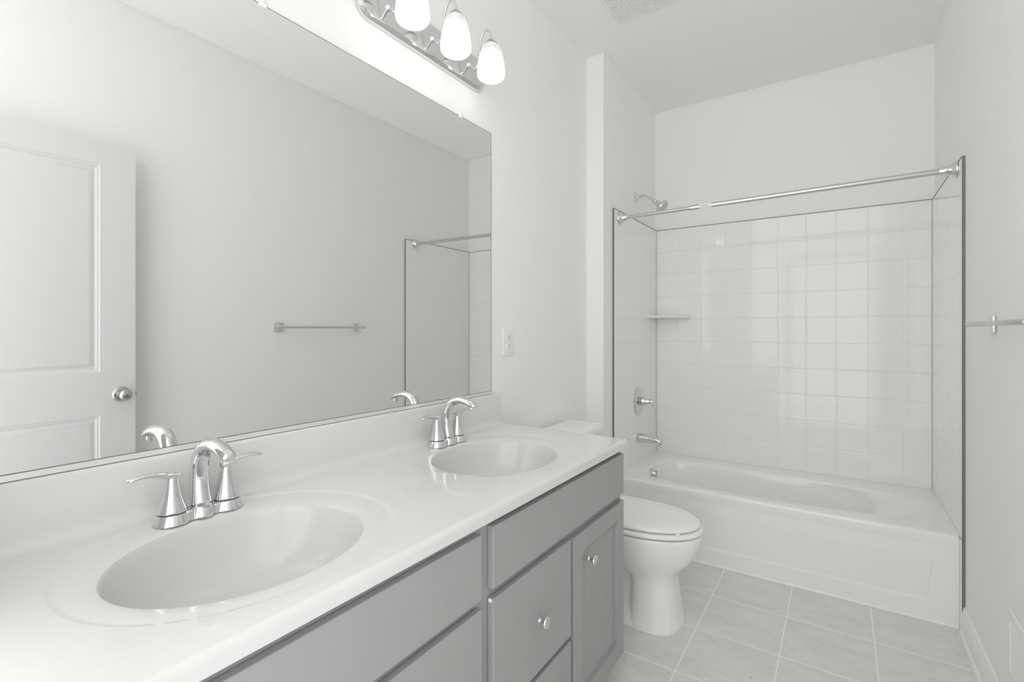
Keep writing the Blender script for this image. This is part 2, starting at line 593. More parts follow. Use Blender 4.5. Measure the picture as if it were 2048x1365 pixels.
# open topped carcass: face frame, two ends, back and bottom, each a real board
box(bm, XB - 0.019, XB, 0.062, CY1, 0.098, 0.8245, 0.0012, 1)
box(bm, 0.006, XB - 0.019, CY1 - 0.016, CY1, 0.098, 0.8245)
box(bm, 0.006, XB - 0.019, 0.062, 0.078, 0.098, 0.8245)
box(bm, 0.006, 0.012, 0.078, CY1 - 0.016, 0.098, 0.8245)
box(bm, 0.012, XB - 0.019, 0.078, CY1 - 0.016, 0.098, 0.114)
finish('cabinet_body', bm, M_CAB, vc)
bm = bmesh.new()
box(bm, 0.006, XB - 0.075, 0.062, CY1 - 0.0, 0.0, 0.097)
finish('toe_kick', bm, M_CAB, vc)


def knob(y, z, parent):
    bm = bmesh.new()
    lathe(bm, [(0.0085, 0.0), (0.0085, 0.002), (0.006, 0.004), (0.0048, 0.008), (0.0048, 0.015), (0.0075, 0.019), (0.0150, 0.0215), (0.0158, 0.024),
               (0.0145, 0.0265), (0.0138, 0.0262), (0.0125, 0.0272), (0.006, 0.0285), (0.0, 0.029)], (XF, y, z), (1, 0, 0), 28)
    return finish('knob', bm, M_NICKEL if False else M_CHROME, parent, angle=40)


def slab(name, y0, y1, z0, z1, kn=None, bumpers=()):
    bm = bmesh.new()
    box(bm, XB + 0.0006, XF, y0, y1, z0, z1, 0.0012, 1)
    o = finish(name, bm, M_CAB, vc)
    if kn: knob(kn[0], kn[1], o)['label'] = 'round polished knob'
    for by, bz in bumpers:
        bm = bmesh.new()
        lathe(bm, [(0.005, 0), (0.0045, 0.0015), (0.002, 0.0022)], (XB + 0.008, by, bz), (0, -1, 0), 12)
        finish('bumper', bm, M_CLEAR, o)
    return o


def shaker(y0, y1, z0, z1, kn, rail=0.056):
    bm = bmesh.new()
    xb = XB + 0.0006
    dp = 0.0105
    vs_o = [(y0, z0), (y1, z0), (y1, z1), (y0, z1)]
    def ring(x, ins): return [(x, y0 + ins, z0 + ins), (x, y1 - ins, z0 + ins), (x, y1 - ins, z1 - ins), (x, y0 + ins, z1 - ins)]
    loft(bm, [ring(xb, 0), ring(XF - 0.001, 0), ring(XF, 0.001), ring(XF, rail), ring(XF - dp, rail + 0.0008)], True, True)
    o = finish('cabinet_door', bm, M_CAB, vc, angle=20)
    o['label'] = 'shaker cabinet door with recessed panel'
    knob(kn[0], kn[1], o)['label'] = 'round polished knob'
    return o


slab('false_front', 0.866, 1.648, 0.666, 0.806)
slab('drawer', 0.866, 1.241, 0.369, 0.644, (1.062, 0.503), ((0.866, 0.640),))
slab('drawer', 0.866, 1.241, 0.100, 0.354, (1.062, 0.228))
shaker(1.262, 1.648, 0.100, 0.640, (1.352, 0.548))
slab('false_front', 0.066, 0.825, 0.662, 0.803)
slab('drawer', 0.450, 0.825, 0.369, 0.642, (0.637, 0.503))
slab('drawer', 0.450, 0.825, 0.100, 0.354, (0.637, 0.228))
shaker(0.066, 0.430, 0.100, 0.640, (0.345, 0.548))

# ================================================================== COUNTERTOP with moulded basins
ct = thing('vanity_countertop', 'white cultured marble countertop with two moulded oval basins on the grey vanity', 'countertop', (0.28, 0.85, ZC))
X0c, X1c, Y0c = 0.048, 0.560, 0.060
basins = [(0.302, 0.466, 0.290, 0.472), (0.306, 1.233, 0.290, 1.255)]    # basin centre, ring centre
YS = 0.862


def basin_rings(cx, cy, rcx, rcy, part):
    def ring(k, dz): return lambda th: (*se(rcx, rcy, 0.246 * k, 0.276 * k, 2.15, th), ZC + dz)
    def bas(k, dz): return lambda th: (*se(cx, cy, 0.181 * k, 0.210 * k, 2.0, th), ZC + dz)
    if part == 'deck':
        return [ring(1.006, 0.0), ring(1.0, -0.0003), ring(0.990, -0.0010), ring(0.976, -0.0021), ring(0.962, -0.0026), ring(0.94, -0.0028), bas(1.13, -0.0044), bas(1.06, -0.0062), bas(1.025, -0.0082)]
    return [bas(1.025, -0.0082), bas(1.015, -0.0098), bas(1.004, -0.0140), bas(0.985, -0.023), bas(0.955, -0.042), bas(0.91, -0.066), bas(0.84, -0.092),
            bas(0.73, -0.114), bas(0.58, -0.130), bas(0.40, -0.139), bas(0.22, -0.1425), bas(0.105, -0.1435)]


bm = bmesh.new()
for i, (cx, cy, rcx, rcy) in enumerate(basins):
    rect = (X0c, X1c, Y0c, YS) if i == 0 else (X0c, X1c, YS, CE - 0.004)
    # the deck stops where the basin starts
    x0, x1, y0, y1 = rect
    n = 112
    c0 = (rcx, rcy)
    ang = [2 * pi * k / n for k in range(n)]
    for X in (x0, x1):
        for Y in (y0, y1):
            a = math.atan2(Y - c0[1], X - c0[0]) % (2 * pi)
            kk = min(range(n), key=lambda q: abs(ang[q] - a)); ang[kk] = a
    ang.sort()
    outer = []
    for a in ang:
        c, s = cos(a), sin(a); ts = []
        if c > 1e-9: ts.append((x1 - c0[0]) / c)
        if c < -1e-9: ts.append((x0 - c0[0]) / c)
        if s > 1e-9: ts.append((y1 - c0[1]) / s)
        if s < -1e-9: ts.append((y0 - c0[1]) / s)
        t = min(ts); outer.append((c0[0] + c * t, c0[1] + s * t, ZC))
    rings = [outer] + [[f(a) for a in ang] for f in basin_rings(cx, cy, rcx, rcy, 'deck')]
    loft(bm, rings, False, False)
# rolled front edge, drip edge and underside
fp = [(X1c, ZC), (0.566, ZC + 0.0004), (0.571, ZC - 0.0006), (0.5748, ZC - 0.0032), (0.5768, ZC - 0.0075), (0.5772, ZC - 0.013), (0.5772, ZC - 0.0285), (0.5755, ZC - 0.0300), (0.570, ZC - 0.0302), (0.535, ZC - 0.0302)]
loft(bm, [[(x, Y0c, z) for x, z in fp], [(x, CE - 0.004, z) for x, z in fp]], False, False, close=False)
# rounded end
ep = [(CE - 0.004, ZC), (CE - 0.0018, ZC - 0.0008), (CE - 0.0004, ZC - 0.0026), (CE, ZC - 0.005), (CE, ZC - 0.0290), (CE - 0.0012, ZC - 0.0302), (CE - 0.02, ZC - 0.0302)]
loft(bm, [[(X0c, y, z) for y, z in ep], [(X1c + 0.004, y, z) for y, z in ep]], False, False, close=False)
# front corner
cr = []
for x, z in fp[1:9]:
    cr.append((x, z))
loft(bm, [[(x, CE - 0.004, z) for x, z in cr], [(min(x, 0.5735), CE - 0.0012, min(z, ZC - 0.0012)) for x, z in cr], [(min(x, 0.566), CE, min(z, ZC - 0.005)) for x, z in cr]], False, False, close=False)
finish('deck', bm, M_COUNTER, ct, angle=45)
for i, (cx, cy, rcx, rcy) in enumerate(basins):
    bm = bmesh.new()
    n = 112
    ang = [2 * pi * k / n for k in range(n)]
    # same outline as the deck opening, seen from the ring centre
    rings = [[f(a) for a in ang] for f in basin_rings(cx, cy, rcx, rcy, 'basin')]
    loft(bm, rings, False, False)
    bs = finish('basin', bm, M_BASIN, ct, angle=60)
    bm = bmesh.new()
    lathe(bm, [(0.0215, -0.004), (0.0225, 0.001), (0.020, 0.0022), (0.0175, 0.0006), (0.0170, -0.003), (0.0155, -0.003), (0.0150, 0.0022), (0.010, 0.0042), (0.0, 0.005)], (cx, cy, ZC - 0.1435), (0, 0, 1), 28)
    finish('drain', bm, M_CHROME, bs)['label'] = 'chrome pop-up drain'
bm = bmesh.new()
prism_y(bm, [(0.0010, ZC - 0.03), (X0c, ZC - 0.03), (X0c, ZC), (0.041, ZC + 0.0005), (0.034, ZC + 0.0026), (0.028, ZC + 0.0068), (0.0238, ZC + 0.0125), (0.0213, ZC + 0.020), (0.0205, ZC + 0.030),
             (0.0200, 0.970), (0.0192, 0.9745), (0.0170, 0.9772), (0.0135, 0.9780), (0.0010, 0.9780)], Y0c, CE)
finish('backsplash', bm, M_COUNTER, ct, angle=40)

# ================================================================== FAUCETS
def make_faucet(loc, label):
    t = thing('sink_faucet', label, 'faucet', loc, 'two handle faucets on the countertop')
    x, y, z = loc
    bm = bmesh.new()
    for s in (-1, 1):
        lathe(bm, [(0.0335, 0.0), (0.0335, 0.0012), (0.0320, 0.005), (0.0285, 0.0185), (0.0270, 0.0200)], (x, y + s * 0.0525, z), (0, 0, 1), 36)
    lathe(bm, [(0.0265, 0.0), (0.0265, 0.001), (0.0258, 0.004), (0.0240, 0.0185), (0.0228, 0.0200)], (x + 0.006, y, z), (0, 0, 1), 36)
    prof = [(-0.0235, 0.0), (0.0225, 0.0), (0.0215, 0.006), (0.0195, 0.0165), (0.017, 0.0185), (-0.018, 0.0185), (-0.0205, 0.0165)]
    loft(bm, [[(x + a, yy, z + b) for a, b in prof] for yy in (y - 0.05, y + 0.05)], True, True)
    finish('base', bm, M_CHROME, t, angle=40)
    for s in (-1, 1):
        yy = y + s * 0.0525
        bm = bmesh.new()
        lathe(bm, [(0.0225, 0.0195), (0.0225, 0.0222)], (x, yy, z), (0, 0, 1), 32)
        gk = finish('handle_gasket', bm, M_GREY, t, angle=40)
        bm = bmesh.new()
        lathe(bm, [(0.0262, 0.0222), (0.0264, 0.0240), (0.0245, 0.030), (0.0198, 0.044), (0.0155, 0.059), (0.0126, 0.073), (0.0112, 0.083), (0.0108, 0.088), (0.0095, 0.091), (0.0, 0.0915)], (x, yy, z), (0, 0, 1), 36)
        # lever blade reaching outwards
        tube(bm, [(x, yy - s * 0.010, z + 0.0915, 0.0085), (x, yy + s * 0.004, z + 0.0950, 0.0104), (x, yy + s * 0.020, z + 0.1005, 0.0096), (x + 0.001, yy + s * 0.040, z + 0.1045, 0.0094),
                  (x + 0.002, yy + s * 0.058, z + 0.1048, 0.0094), (x + 0.003, yy + s * 0.071, z + 0.1025, 0.0088), (x + 0.003, yy + s * 0.077, z + 0.1005, 0.0055)],
             14, True, flat=lambda q: (1.0, 1.0) if q < 0.02 else (1.0, 0.85 - 0.40 * min(1, q * 1.6)))
        finish('handle', bm, M_CHROME, t, angle=50)
    bm = bmesh.new()
    lathe(bm, [(0.0198, 0.0), (0.0200, 0.004), (0.0190, 0.012)], (x + 0.003, y, z + 0.020), (0, 0, 1), 32)
    tube(bm, [(x + 0.003, y, z + 0.026, 0.0192), (x - 0.003, y, z + 0.060, 0.0178), (x - 0.003, y, z + 0.096, 0.0170), (x + 0.007, y, z + 0.128, 0.0164), (x + 0.028, y, z + 0.1475, 0.0158),
              (x + 0.055, y, z + 0.1545, 0.0152), (x + 0.083, y, z + 0.1520, 0.0148), (x + 0.106, y, z + 0.1445, 0.0142), (x + 0.121, y, z + 0.1375, 0.0125), (x + 0.126, y, z + 0.1350, 0.0095)], 24, True,
         flat=lambda q: (1.0 + 0.16 * q, 1.0 - 0.36 * q * q))
    lathe(bm, [(0.0090, 0.0), (0.0090, 0.012)], (x + 0.109, y, z + 0.1270), (-0.28, 0, 1), 20)
    finish('spout', bm, M_CHROME, t, angle=50)
    bm = bmesh.new()
    lathe(bm, [(0.0022, 0.0), (0.0022, 0.050), (0.0048, 0.053), (0.0055, 0.058), (0.003, 0.062), (0, 0.0625)], (x - 0.0245, y, z + 0.0185), (0, 0, 1), 14)
    finish('lift_rod', bm, M_CHROME, t, angle=40)
    return t


f1 = make_faucet((0.080, 0.480, ZC - 0.0026), 'chrome two handle faucet at the basin nearest the open door')
f2 = dup(f1, (0.080, 1.262, ZC - 0.0026), 'chrome two handle faucet at the basin beside the toilet')

# ================================================================== VANITY LIGHT
vl = thing('vanity_light', 'chrome three lamp bath light bar with frosted bell shades above the mirror', 'light fixture', (0.0, 1.250, 2.25))
PY0, PY1, PZ0, PZ1 = 0.936, 1.560, 2.192, 2.322


def rrect(y0, y1, z0, z1, r, n=8):
    pts = []
    for (cy, cz, a0) in ((y1 - r, z1 - r, 0), (y0 + r, z1 - r, 90), (y0 + r, z0 + r, 180), (y1 - r, z0 + r, 270)):
        for k in range(n + 1):
            a = radians(a0 + 90 * k / n)
            pts.append((cy + r * cos(a), cz + r * sin(a)))
    return pts


bm = bmesh.new()
rings = []
for ins, x in ((0.0, 0.001), (0.0, 0.010), (0.0015, 0.0135), (0.006, 0.0165), (0.0125, 0.0205), (0.0145, 0.0215), (0.0165, 0.0215)):
    rings.append([(x, y, z) for y, z in rrect(PY0 + ins, PY1 - ins, PZ0 + ins, PZ1 - ins, 0.048 - ins)])
loft(bm, rings, True, True)
finish('back_plate', bm, M_CHROME, vl, angle=25)
SX = 0.128
for sy in (1.050, 1.250, 1.450):
    bm = bmesh.new()
    lathe(bm, [(0.013, 0.0), (0.013, 0.002), (0.009, 0.006), (0.006, 0.010)], (0.0215, sy, 2.262), (1, 0, 0), 20)
    tube(bm, [(0.026, sy, 2.262, 0.0048), (0.036, sy, 2.252, 0.0048), (0.048, sy, 2.2405, 0.0048), (0.062, sy, 2.245, 0.0048), (0.070, sy, 2.268, 0.0048), (0.075, sy, 2.305, 0.0048),
              (0.083, sy, 2.345, 0.0048), (0.099, sy, 2.3655, 0.0048), (0.116, sy, 2.361, 0.0048), (0.126, sy, 2.343, 0.0048), (SX, sy, 2.318, 0.0048)], 14)
    finish('arm', bm, M_CHROME, vl, angle=50)
    bm = bmesh.new()
    lathe(bm, [(0.006, 0.024), (0.009, 0.0225), (0.014, 0.0185), (0.020, 0.012), (0.0248, 0.005), (0.0258, 0.0), (0.0235, 0.0)], (SX, sy, 2.300), (0, 0, 1), 28)
    finish('socket_cap', bm, M_NICKEL, vl, angle=40)
    bm = bmesh.new()
    lathe(bm, [(0.025, 0.1255), (0.0285, 0.1224), (0.0322, 0.118), (0.0378, 0.1067), (0.0435, 0.0878), (0.0474, 0.069), (0.0502, 0.0502), (0.052, 0.0314), (0.0523, 0.0188), (0.0507, 0.0088), (0.0462, 0.0025), (0.0415, 0.0)], (0, 0, 0), (0, 0, 1), 40, False, False)
    sh = finish('shade', bm, M_SHADE, vl, root=bpy.data.objects.new('tmp', None), angle=60)
    sh.location = Vector((SX, sy, 2.1775)) - Vector(vl.location)
    bm = bmesh.new()
    lathe(bm, [(0.0, 0.002), (0.009, 0.0035), (0.0180, 0.0085), (0.0245, 0.018), (0.0265, 0.029), (0.0245, 0.040), (0.0200, 0.051), (0.0155, 0.062), (0.0135, 0.074), (0.0130, 0.098)], (SX, sy, 2.190), (0, 0, 1), 28)
    finish('bulb', bm, M_BULB, vl, angle=60)
    pl = bpy.data.lights.new('lamp_light', 'POINT')
    pl.energy = LAMP
    pl.shadow_soft_size = 0.0072
    pl.color = (1.0, 0.985, 0.96)
    po = bpy.data.objects.new('lamp_light', pl)
    COL.objects.link(po)
    po.location = (SX, sy, 2.166)

# ================================================================== BATHTUB
tb = thing('bathtub', 'white alcove bathtub with a rimmed apron under the tiled walls', 'bathtub', (0.86, 3.08, 0.0))
tx0, tx1 = S + 0.001, R - 0.001
bm = bmesh.new()


def tub_ring(xl, xr, yf, yb, el, er, z):
    cx, cy = 0.80, 3.045
    def f(th):
        c = cos(th)
        rx, ex = ((xr - cx), er) if c >= 0 else ((cx - xl), el)
        s = sin(th)
        ry = (yb - cy) if s >= 0 else (cy - yf)
        k = (abs(c / rx) ** ex + abs(s / ry) ** ex) ** (-1 / ex)
        return (cx + k * c, cy + k * s, z)
    return f


rg = [tub_ring(0.185, 1.583, 2.792, 3.318, 4.6, 2.6, ZU), tub_ring(0.192, 1.575, 2.797, 3.312, 4.6, 2.6, ZU - 0.0015), tub_ring(0.199, 1.562, 2.803, 3.305, 4.6, 2.6, ZU - 0.0045), tub_ring(0.204, 1.535, 2.808, 3.300, 4.6, 2.8, ZU - 0.009),
      tub_ring(0.208, 1.440, 2.813, 3.295, 4.6, 3.6, ZU - 0.022), tub_ring(0.211, 1.365, 2.817, 3.291, 4.8, 6.0, ZU - 0.036), tub_ring(0.214, 1.345, 2.820, 3.288, 4.8, 7.5, ZU - 0.050), tub_ring(0.224, 1.318, 2.827, 3.280, 4.8, 8.0, ZU - 0.11), tub_ring(0.240, 1.285, 2.838, 3.268, 4.8, 8.0, ZU - 0.18),
      tub_ring(0.262, 1.240, 2.853, 3.252, 4.4, 7.0, ZU - 0.25), tub_ring(0.29, 1.205, 2.875, 3.230, 4.0, 6.0, ZU - 0.285), tub_ring(0.34, 1.15, 2.915, 3.190, 3.4, 4.0, ZU - 0.302), tub_ring(0.50, 1.02, 2.99, 3.11, 2.5, 2.5, ZU - 0.306)]
patch_with_hole(bm, (tx0, tx1, T + 0.016, B - 0.001), ZU, rg, 128, center=(0.80, 3.045))
# rolled front rim and apron with a shallow moulded panel
rim = [(T + 0.016, ZU), (T + 0.009, ZU - 0.0008), (T + 0.004, ZU - 0.0035), (T + 0.0008, ZU - 0.009), (T, ZU - 0.016), (T + 0.0004, ZU - 0.034), (T + 0.0025, ZU - 0.044), (T + 0.004, ZU - 0.060)]
loft(bm, [[(x, y, z) for y, z in rim] for x in (tx0, tx1)], False, False, close=False)
ya = T + 0.004; zt_, zb_ = ZU - 0.060, 0.0
px0, px1, pz0, pz1 = tx0 + 0.105, tx1 - 0.102, 0.082, 0.27
o4 = [(tx0, ya, zb_), (tx1, ya, zb_), (tx1, ya, zt_), (tx0, ya, zt_)]
r1 = [(px0, ya, pz0), (px1, ya, pz0), (px1 + 0.022, ya, pz1), (px0 - 0.022, ya, pz1)]
r2 = [(px0 + 0.006, ya + 0.007, pz0 + 0.007), (px1 - 0.006, ya + 0.007, pz0 + 0.007), (px1 + 0.019, ya + 0.0003, pz1 - 0.004), (px0 - 0.019, ya + 0.0003, pz1 - 0.004)]
loft(bm, [o4, r1, r2], False, True)
finish('tub_shell', bm, M_TUB, tb, angle=32)
bm = bmesh.new()
prism_x(bm, [(T + 0.004, 0.0), (T - 0.004, 0.0), (T - 0.002, 0.004), (T + 0.004, 0.008)], tx0, tx1)
box(bm, R - 0.004, R - 0.0005, T - 0.003, T + 0.004, 0.0, ZU - 0.004)
box(bm, S + 0.0005, S + 0.004, T - 0.003, T + 0.004, 0.0, ZU - 0.004)
prism_y(bm, [(R - 0.0005, ZU), (R - 0.007, ZU + 0.0005), (R - 0.003, ZU + 0.003), (R - 0.0005, ZU + 0.007)], T, B - 0.001)
prism_y(bm, [(S + 0.0005, ZU), (S + 0.007, ZU + 0.0005), (S + 0.003, ZU + 0.003), (S + 0.0005, ZU + 0.007)], T, B - 0.001)
prism_x(bm, [(B - 0.0005, ZU), (B - 0.007, ZU + 0.0005), (B - 0.003, ZU + 0.003), (B - 0.0005, ZU + 0.007)], S + 0.001, R - 0.001)
finish('caulk_line', bm, M_CAULK, tb)['label'] = 'bright white caulk line'
bm = bmesh.new()
od = Vector((1, 0, 0.10)).normalized()
lathe(bm, [(0.036, -0.004), (0.036, 0.003), (0.033, 0.006), (0.027, 0.007), (0.0255, 0.020), (0.0225, 0.030), (0.0205, 0.031), (0.0200, 0.029), (0.0, 0.029)], (0.211, 3.045, 0.333), od, 32)
ov = finish('overflow_plate', bm, M_CHROME, tb, angle=40)
ov['label'] = 'round chrome overflow plate'
bm = bmesh.new()
lathe(bm, [(0.0165, 0.0), (0.0165, 0.0006), (0.0148, 0.0006), (0.0148, 0.0)], Vector((0.211, 3.045, 0.333)) + od * 0.0292, od, 28, False, False)
finish('groove_ring', bm, M_GREY, ov)

# ================================================================== TOILET
TY = 2.095
tl = thing('toilet', 'white two piece toilet with closed lid between the vanity and the tub', 'toilet', (0.42, TY, 0.0))


def oval(xb, xf, ry, ef, eb, z, n=64, split=0.45):
    """Toilet outline: back at xb, front at xf."""
    cx = xb + (xf - xb) * split
    pts = []
    for k in range(n):
        th = 2 * pi * k / n
        c, s = cos(th), sin(th)
        rx, ex = ((xf - cx), ef) if c >= 0 else ((cx - xb), eb)
        q = (abs(c / rx) ** ex + abs(s / ry) ** ex) ** (-1 / ex)
        pts.append((cx + q * c, TY + q * s, z))
    return pts


bm = bmesh.new()
loft(bm, [oval(0.440, 0.652, 0.136, 2.7, 4.0, 0.0), oval(0.440, 0.652, 0.136, 2.7, 4.0, 0.006), oval(0.444, 0.648, 0.132, 2.7, 4.0, 0.014), oval(0.450, 0.641, 0.126, 2.7, 4.0, 0.06), oval(0.454, 0.633, 0.119, 2.7, 4.0, 0.12),
          oval(0.455, 0.627, 0.114, 2.7, 4.0, 0.18), oval(0.44, 0.626, 0.113, 2.6, 3.4, 0.205), oval(0.40, 0.638, 0.121, 2.4, 2.9, 0.224),
          oval(0.34, 0.662, 0.138, 2.2, 2.6, 0.246), oval(0.295, 0.690, 0.155, 2.1, 2.5, 0.275), oval(0.27, 0.711, 0.170, 2.1, 2.5, 0.310), oval(0.255, 0.723, 0.179, 2.1, 2.5, 0.345), oval(0.25, 0.729, 0.183, 2.1, 2.5, 0.375),
          oval(0.25, 0.730, 0.184, 2.1, 2.5, 0.388), oval(0.253, 0.726, 0.181, 2.1, 2.5, 0.395)], True, True)
# trapway body and rear foot behind the column
loft(bm, [oval(0.10, 0.60, 0.136, 4, 5, 0.0), oval(0.10, 0.60, 0.136, 4, 5, 0.006), oval(0.105, 0.59, 0.130, 4, 5, 0.016), oval(0.11, 0.57, 0.118, 4, 5, 0.045), oval(0.115, 0.55, 0.088, 4, 5, 0.075), oval(0.12, 0.53, 0.078, 4, 5, 0.15),
          oval(0.12, 0.54, 0.084, 4, 5, 0.20), oval(0.10, 0.54, 0.112, 4, 5, 0.232), oval(0.07, 0.50, 0.145, 3, 5, 0.27), oval(0.05, 0.46, 0.166, 3, 6, 0.31), oval(0.04, 0.46, 0.172, 3, 6, 0.35), oval(0.04, 0.45, 0.175, 3, 6, 0.393)], True, True)
finish('bowl', bm, M_CHINA, tl, angle=50)
bm = bmesh.new()
loft(bm, [oval(0.225, 0.726, 0.181, 2.1, 3.2, 0.3995), oval(0.222, 0.733, 0.186, 2.1, 3.2, 0.4020), oval(0.221, 0.7365, 0.1885, 2.1, 3.2, 0.4080), oval(0.222, 0.7340, 0.1870, 2.1, 3.2, 0.4140), oval(0.226, 0.7250, 0.1815, 2.1, 3.2, 0.4185), oval(0.236, 0.705, 0.170, 2.1, 3.2, 0.4195)], True, True)
finish('seat', bm, M_SEAT, tl, angle=60)
bm = bmesh.new()
loft(bm, [oval(0.228, 0.713, 0.174, 2.1, 3.2, 0.4245), oval(0.225, 0.7215, 0.1790, 2.1, 3.2, 0.4265), oval(0.224, 0.7240, 0.1805, 2.1, 3.2, 0.4315), oval(0.225, 0.7205, 0.1785, 2.1, 3.2, 0.4370), oval(0.230, 0.7080, 0.1705, 2.1, 3.2, 0.4410),
          oval(0.245, 0.670, 0.150, 2.1, 3.0, 0.4440), oval(0.30, 0.60, 0.105, 2.1, 2.6, 0.4462), oval(0.38, 0.52, 0.05, 2.0, 2.0, 0.4470)], True, True)
for (bx, by) in ((0.665, -0.115), (0.665, 0.115)):
    box(bm, bx - 0.008, bx + 0.008, TY + by - 0.008, TY + by + 0.008, 0.4190, 0.4260, 0.002)
for by in (-0.075, 0.075):
    lathe(bm, [(0.013, -0.02), (0.013, 0.02)], (0.232, TY + by, 0.424), (0, 1, 0), 18)
finish('lid', bm, M_SEAT, tl, angle=60)
TY0, TY1 = 1.882, 2.288
bm = bmesh.new()
tk = []
for z, ins in ((0.394, 0.030), (0.402, 0.020), (0.43, 0.014), (0.50, 0.008), (0.60, 0.003), (0.738, 0.0)):
    tk.append([(y * 0 + x, y, z) for x, y in [(q[0], q[1]) for q in rrect(0.032 + ins * 0.3, 0.212 - ins, TY0 + 0.008 + ins, TY1 - 0.008 - ins, 0.028)]])
loft(bm, tk, True, True)
finish('tank', bm, M_CHINA, tl, angle=45)
bm = bmesh.new()
tk = []
for z, ins in ((0.738, 0.004), (0.741, 0.0005), (0.748, 0.0), (0.762, 0.0), (0.769, 0.0025), (0.773, 0.007), (0.7752, 0.014), (0.7765, 0.030)):
    tk.append([(x, y, z) for x, y in rrect(0.016 + ins, 0.228 - ins, TY0 - 0.004 + ins, TY1 + 0.004 - ins, 0.034 - ins * 0.4)])
loft(bm, tk, True, True)
finish('tank_lid', bm, M_CHINA, tl, angle=60)
bm = bmesh.new()
lathe(bm, [(0.012, 0.0), (0.012, 0.004), (0.008, 0.007), (0.006, 0.014)], (0.2115, TY1 - 0.055, 0.705), (1, 0, 0), 20)
tube(bm, [(0.2245, TY1 - 0.055, 0.705, 0.0055), (0.2265, TY1 - 0.040, 0.7055, 0.006), (0.2285, TY1 - 0.010, 0.7040, 0.0065), (0.229, TY1 + 0.008, 0.702, 0.0065)], 12)
finish('flush_lever', bm, M_CHROME, tl, angle=50)['label'] = 'chrome flush lever'

# ================================================================== SHOWER FITTINGS
VY, VZ = 3.085, 0.782
sv = thing('shower_valve', 'round chrome shower valve with a drooping lever on the tiled end wall', 'shower valve', (S, VY, VZ))
bm = bmesh.new()
lathe(bm, [(0.092, 0.001), (0.0925, 0.003), (0.090, 0.007), (0.083, 0.0098), (0.060, 0.0112), (0.034, 0.0118), (0.031, 0.0160), (0.024, 0.018)], (S, VY, VZ), (1, 0, 0), 48)
finish('escutcheon', bm, M_CHROME, sv, angle=40)
bm = bmesh.new()
lathe(bm, [(0.0235, 0.020), (0.0300, 0.022), (0.0315, 0.028), (0.0290, 0.037), (0.0235, 0.049), (0.0180, 0.062), (0.0150, 0.074), (0.0135, 0.080)], (S, VY, VZ), (1, 0, 0), 32)
tube(bm, [(S + 0.068, VY, VZ + 0.004, 0.0145), (S + 0.080, VY, VZ + 0.004, 0.0150), (S + 0.091, VY, VZ - 0.004, 0.0140), (S + 0.099, VY, VZ - 0.020, 0.0115), (S + 0.104, VY, VZ - 0.044, 0.0095), (S + 0.106, VY, VZ - 0.068, 0.0085), (S + 0.107, VY, VZ - 0.083, 0.0050)], 16, True,
     flat=lambda q: (1.0 + 0.05 * q, 1.0 - 0.62 * min(1, max(0, q - 0.15) * 2.2)))
finish('valve_handle', bm, M_CHROME, sv, angle=50)

SPY, SPZ = 3.078, 0.545
ts = thing('tub_spout', 'chrome tub spout with diverter knob above the tub rim', 'tub spout', (S, SPY, SPZ))
bm = bmesh.new()
def sp_ring(x, zc, ry, rz, n=28):
    return [(S + x, SPY + ry * cos(2 * pi * k / n), SPZ + zc + rz * sin(2 * pi * k / n)) for k in range(n)]
loft(bm, [sp_ring(0.0012, 0.0, 0.0255, 0.0290), sp_ring(0.004, 0.0, 0.0265, 0.0300), sp_ring(0.020, -0.0005, 0.0260, 0.0290), sp_ring(0.060, -0.003, 0.0245, 0.0255), sp_ring(0.100, -0.0065, 0.0225, 0.0220), sp_ring(0.125, -0.009, 0.0215, 0.0205),
          sp_ring(0.140, -0.0120, 0.0200, 0.0195), sp_ring(0.149, -0.0155, 0.0165, 0.0165), sp_ring(0.1525, -0.018, 0.0100, 0.0110)], True, True)
lathe(bm, [(0.0165, 0.0), (0.0175, 0.002), (0.0180, 0.022)], (S + 0.130, SPY, SPZ - 0.0400), (0, 0, 1), 24)
finish('spout_body', bm, M_CHROME, ts, angle=45)
bm = bmesh.new()
lathe(bm, [(0.0028, 0.0), (0.0028, 0.010), (0.0055, 0.012), (0.0062, 0.016), (0.005, 0.0185), (0.0, 0.019)], (S + 0.130, SPY, SPZ + 0.009), (0, 0, 1), 16)
finish('diverter_knob', bm, M_CHROME, ts, angle=40)

HY, HZ = 3.055, 2.105
sh = thing('shower_sprayer', 'chrome shower head on a bent arm above the tiles', 'shower head', (SW, HY, HZ))
bm = bmesh.new()
lathe(bm, [(0.0335, 0.0005), (0.0335, 0.002), (0.030, 0.005), (0.020, 0.0085), (0.0125, 0.0115), (0.0115, 0.015)], (SW, HY, HZ), (1, 0, 0), 32)
finish('flange', bm, M_CHROME, sh, angle=40)
bm = bmesh.new()
tube(bm, [(SW + 0.010, HY, HZ, 0.0098), (SW + 0.045, HY, HZ + 0.003, 0.0098), (SW + 0.075, HY, HZ - 0.004, 0.0098), (SW + 0.100, HY, HZ - 0.022, 0.0098), (SW + 0.122, HY, HZ - 0.042, 0.0098)], 18)
finish('shower_arm', bm, M_CHROME, sh, angle=50)
bm = bmesh.new()
hd = Vector((0.74, 0, -0.67)).normalized()
lathe(bm, [(0.0125, 0.0), (0.0135, 0.002), (0.0135, 0.014), (0.0125, 0.016), (0.0165, 0.019), (0.0185, 0.026), (0.0180, 0.034), (0.0215, 0.040), (0.0300, 0.050), (0.0420, 0.060), (0.0455, 0.066), (0.0460, 0.074), (0.0440, 0.0785), (0.041, 0.0795), (0.039, 0.0775), (0.0, 0.0775)],
      (SW + 0.120, HY, HZ - 0.040), hd, 36)
hh = finish('spray_head', bm, M_CHROME, sh, angle=40)
bm = bmesh.new()
fc = Vector((SW + 0.120, HY, HZ - 0.040)) + hd * 0.0777
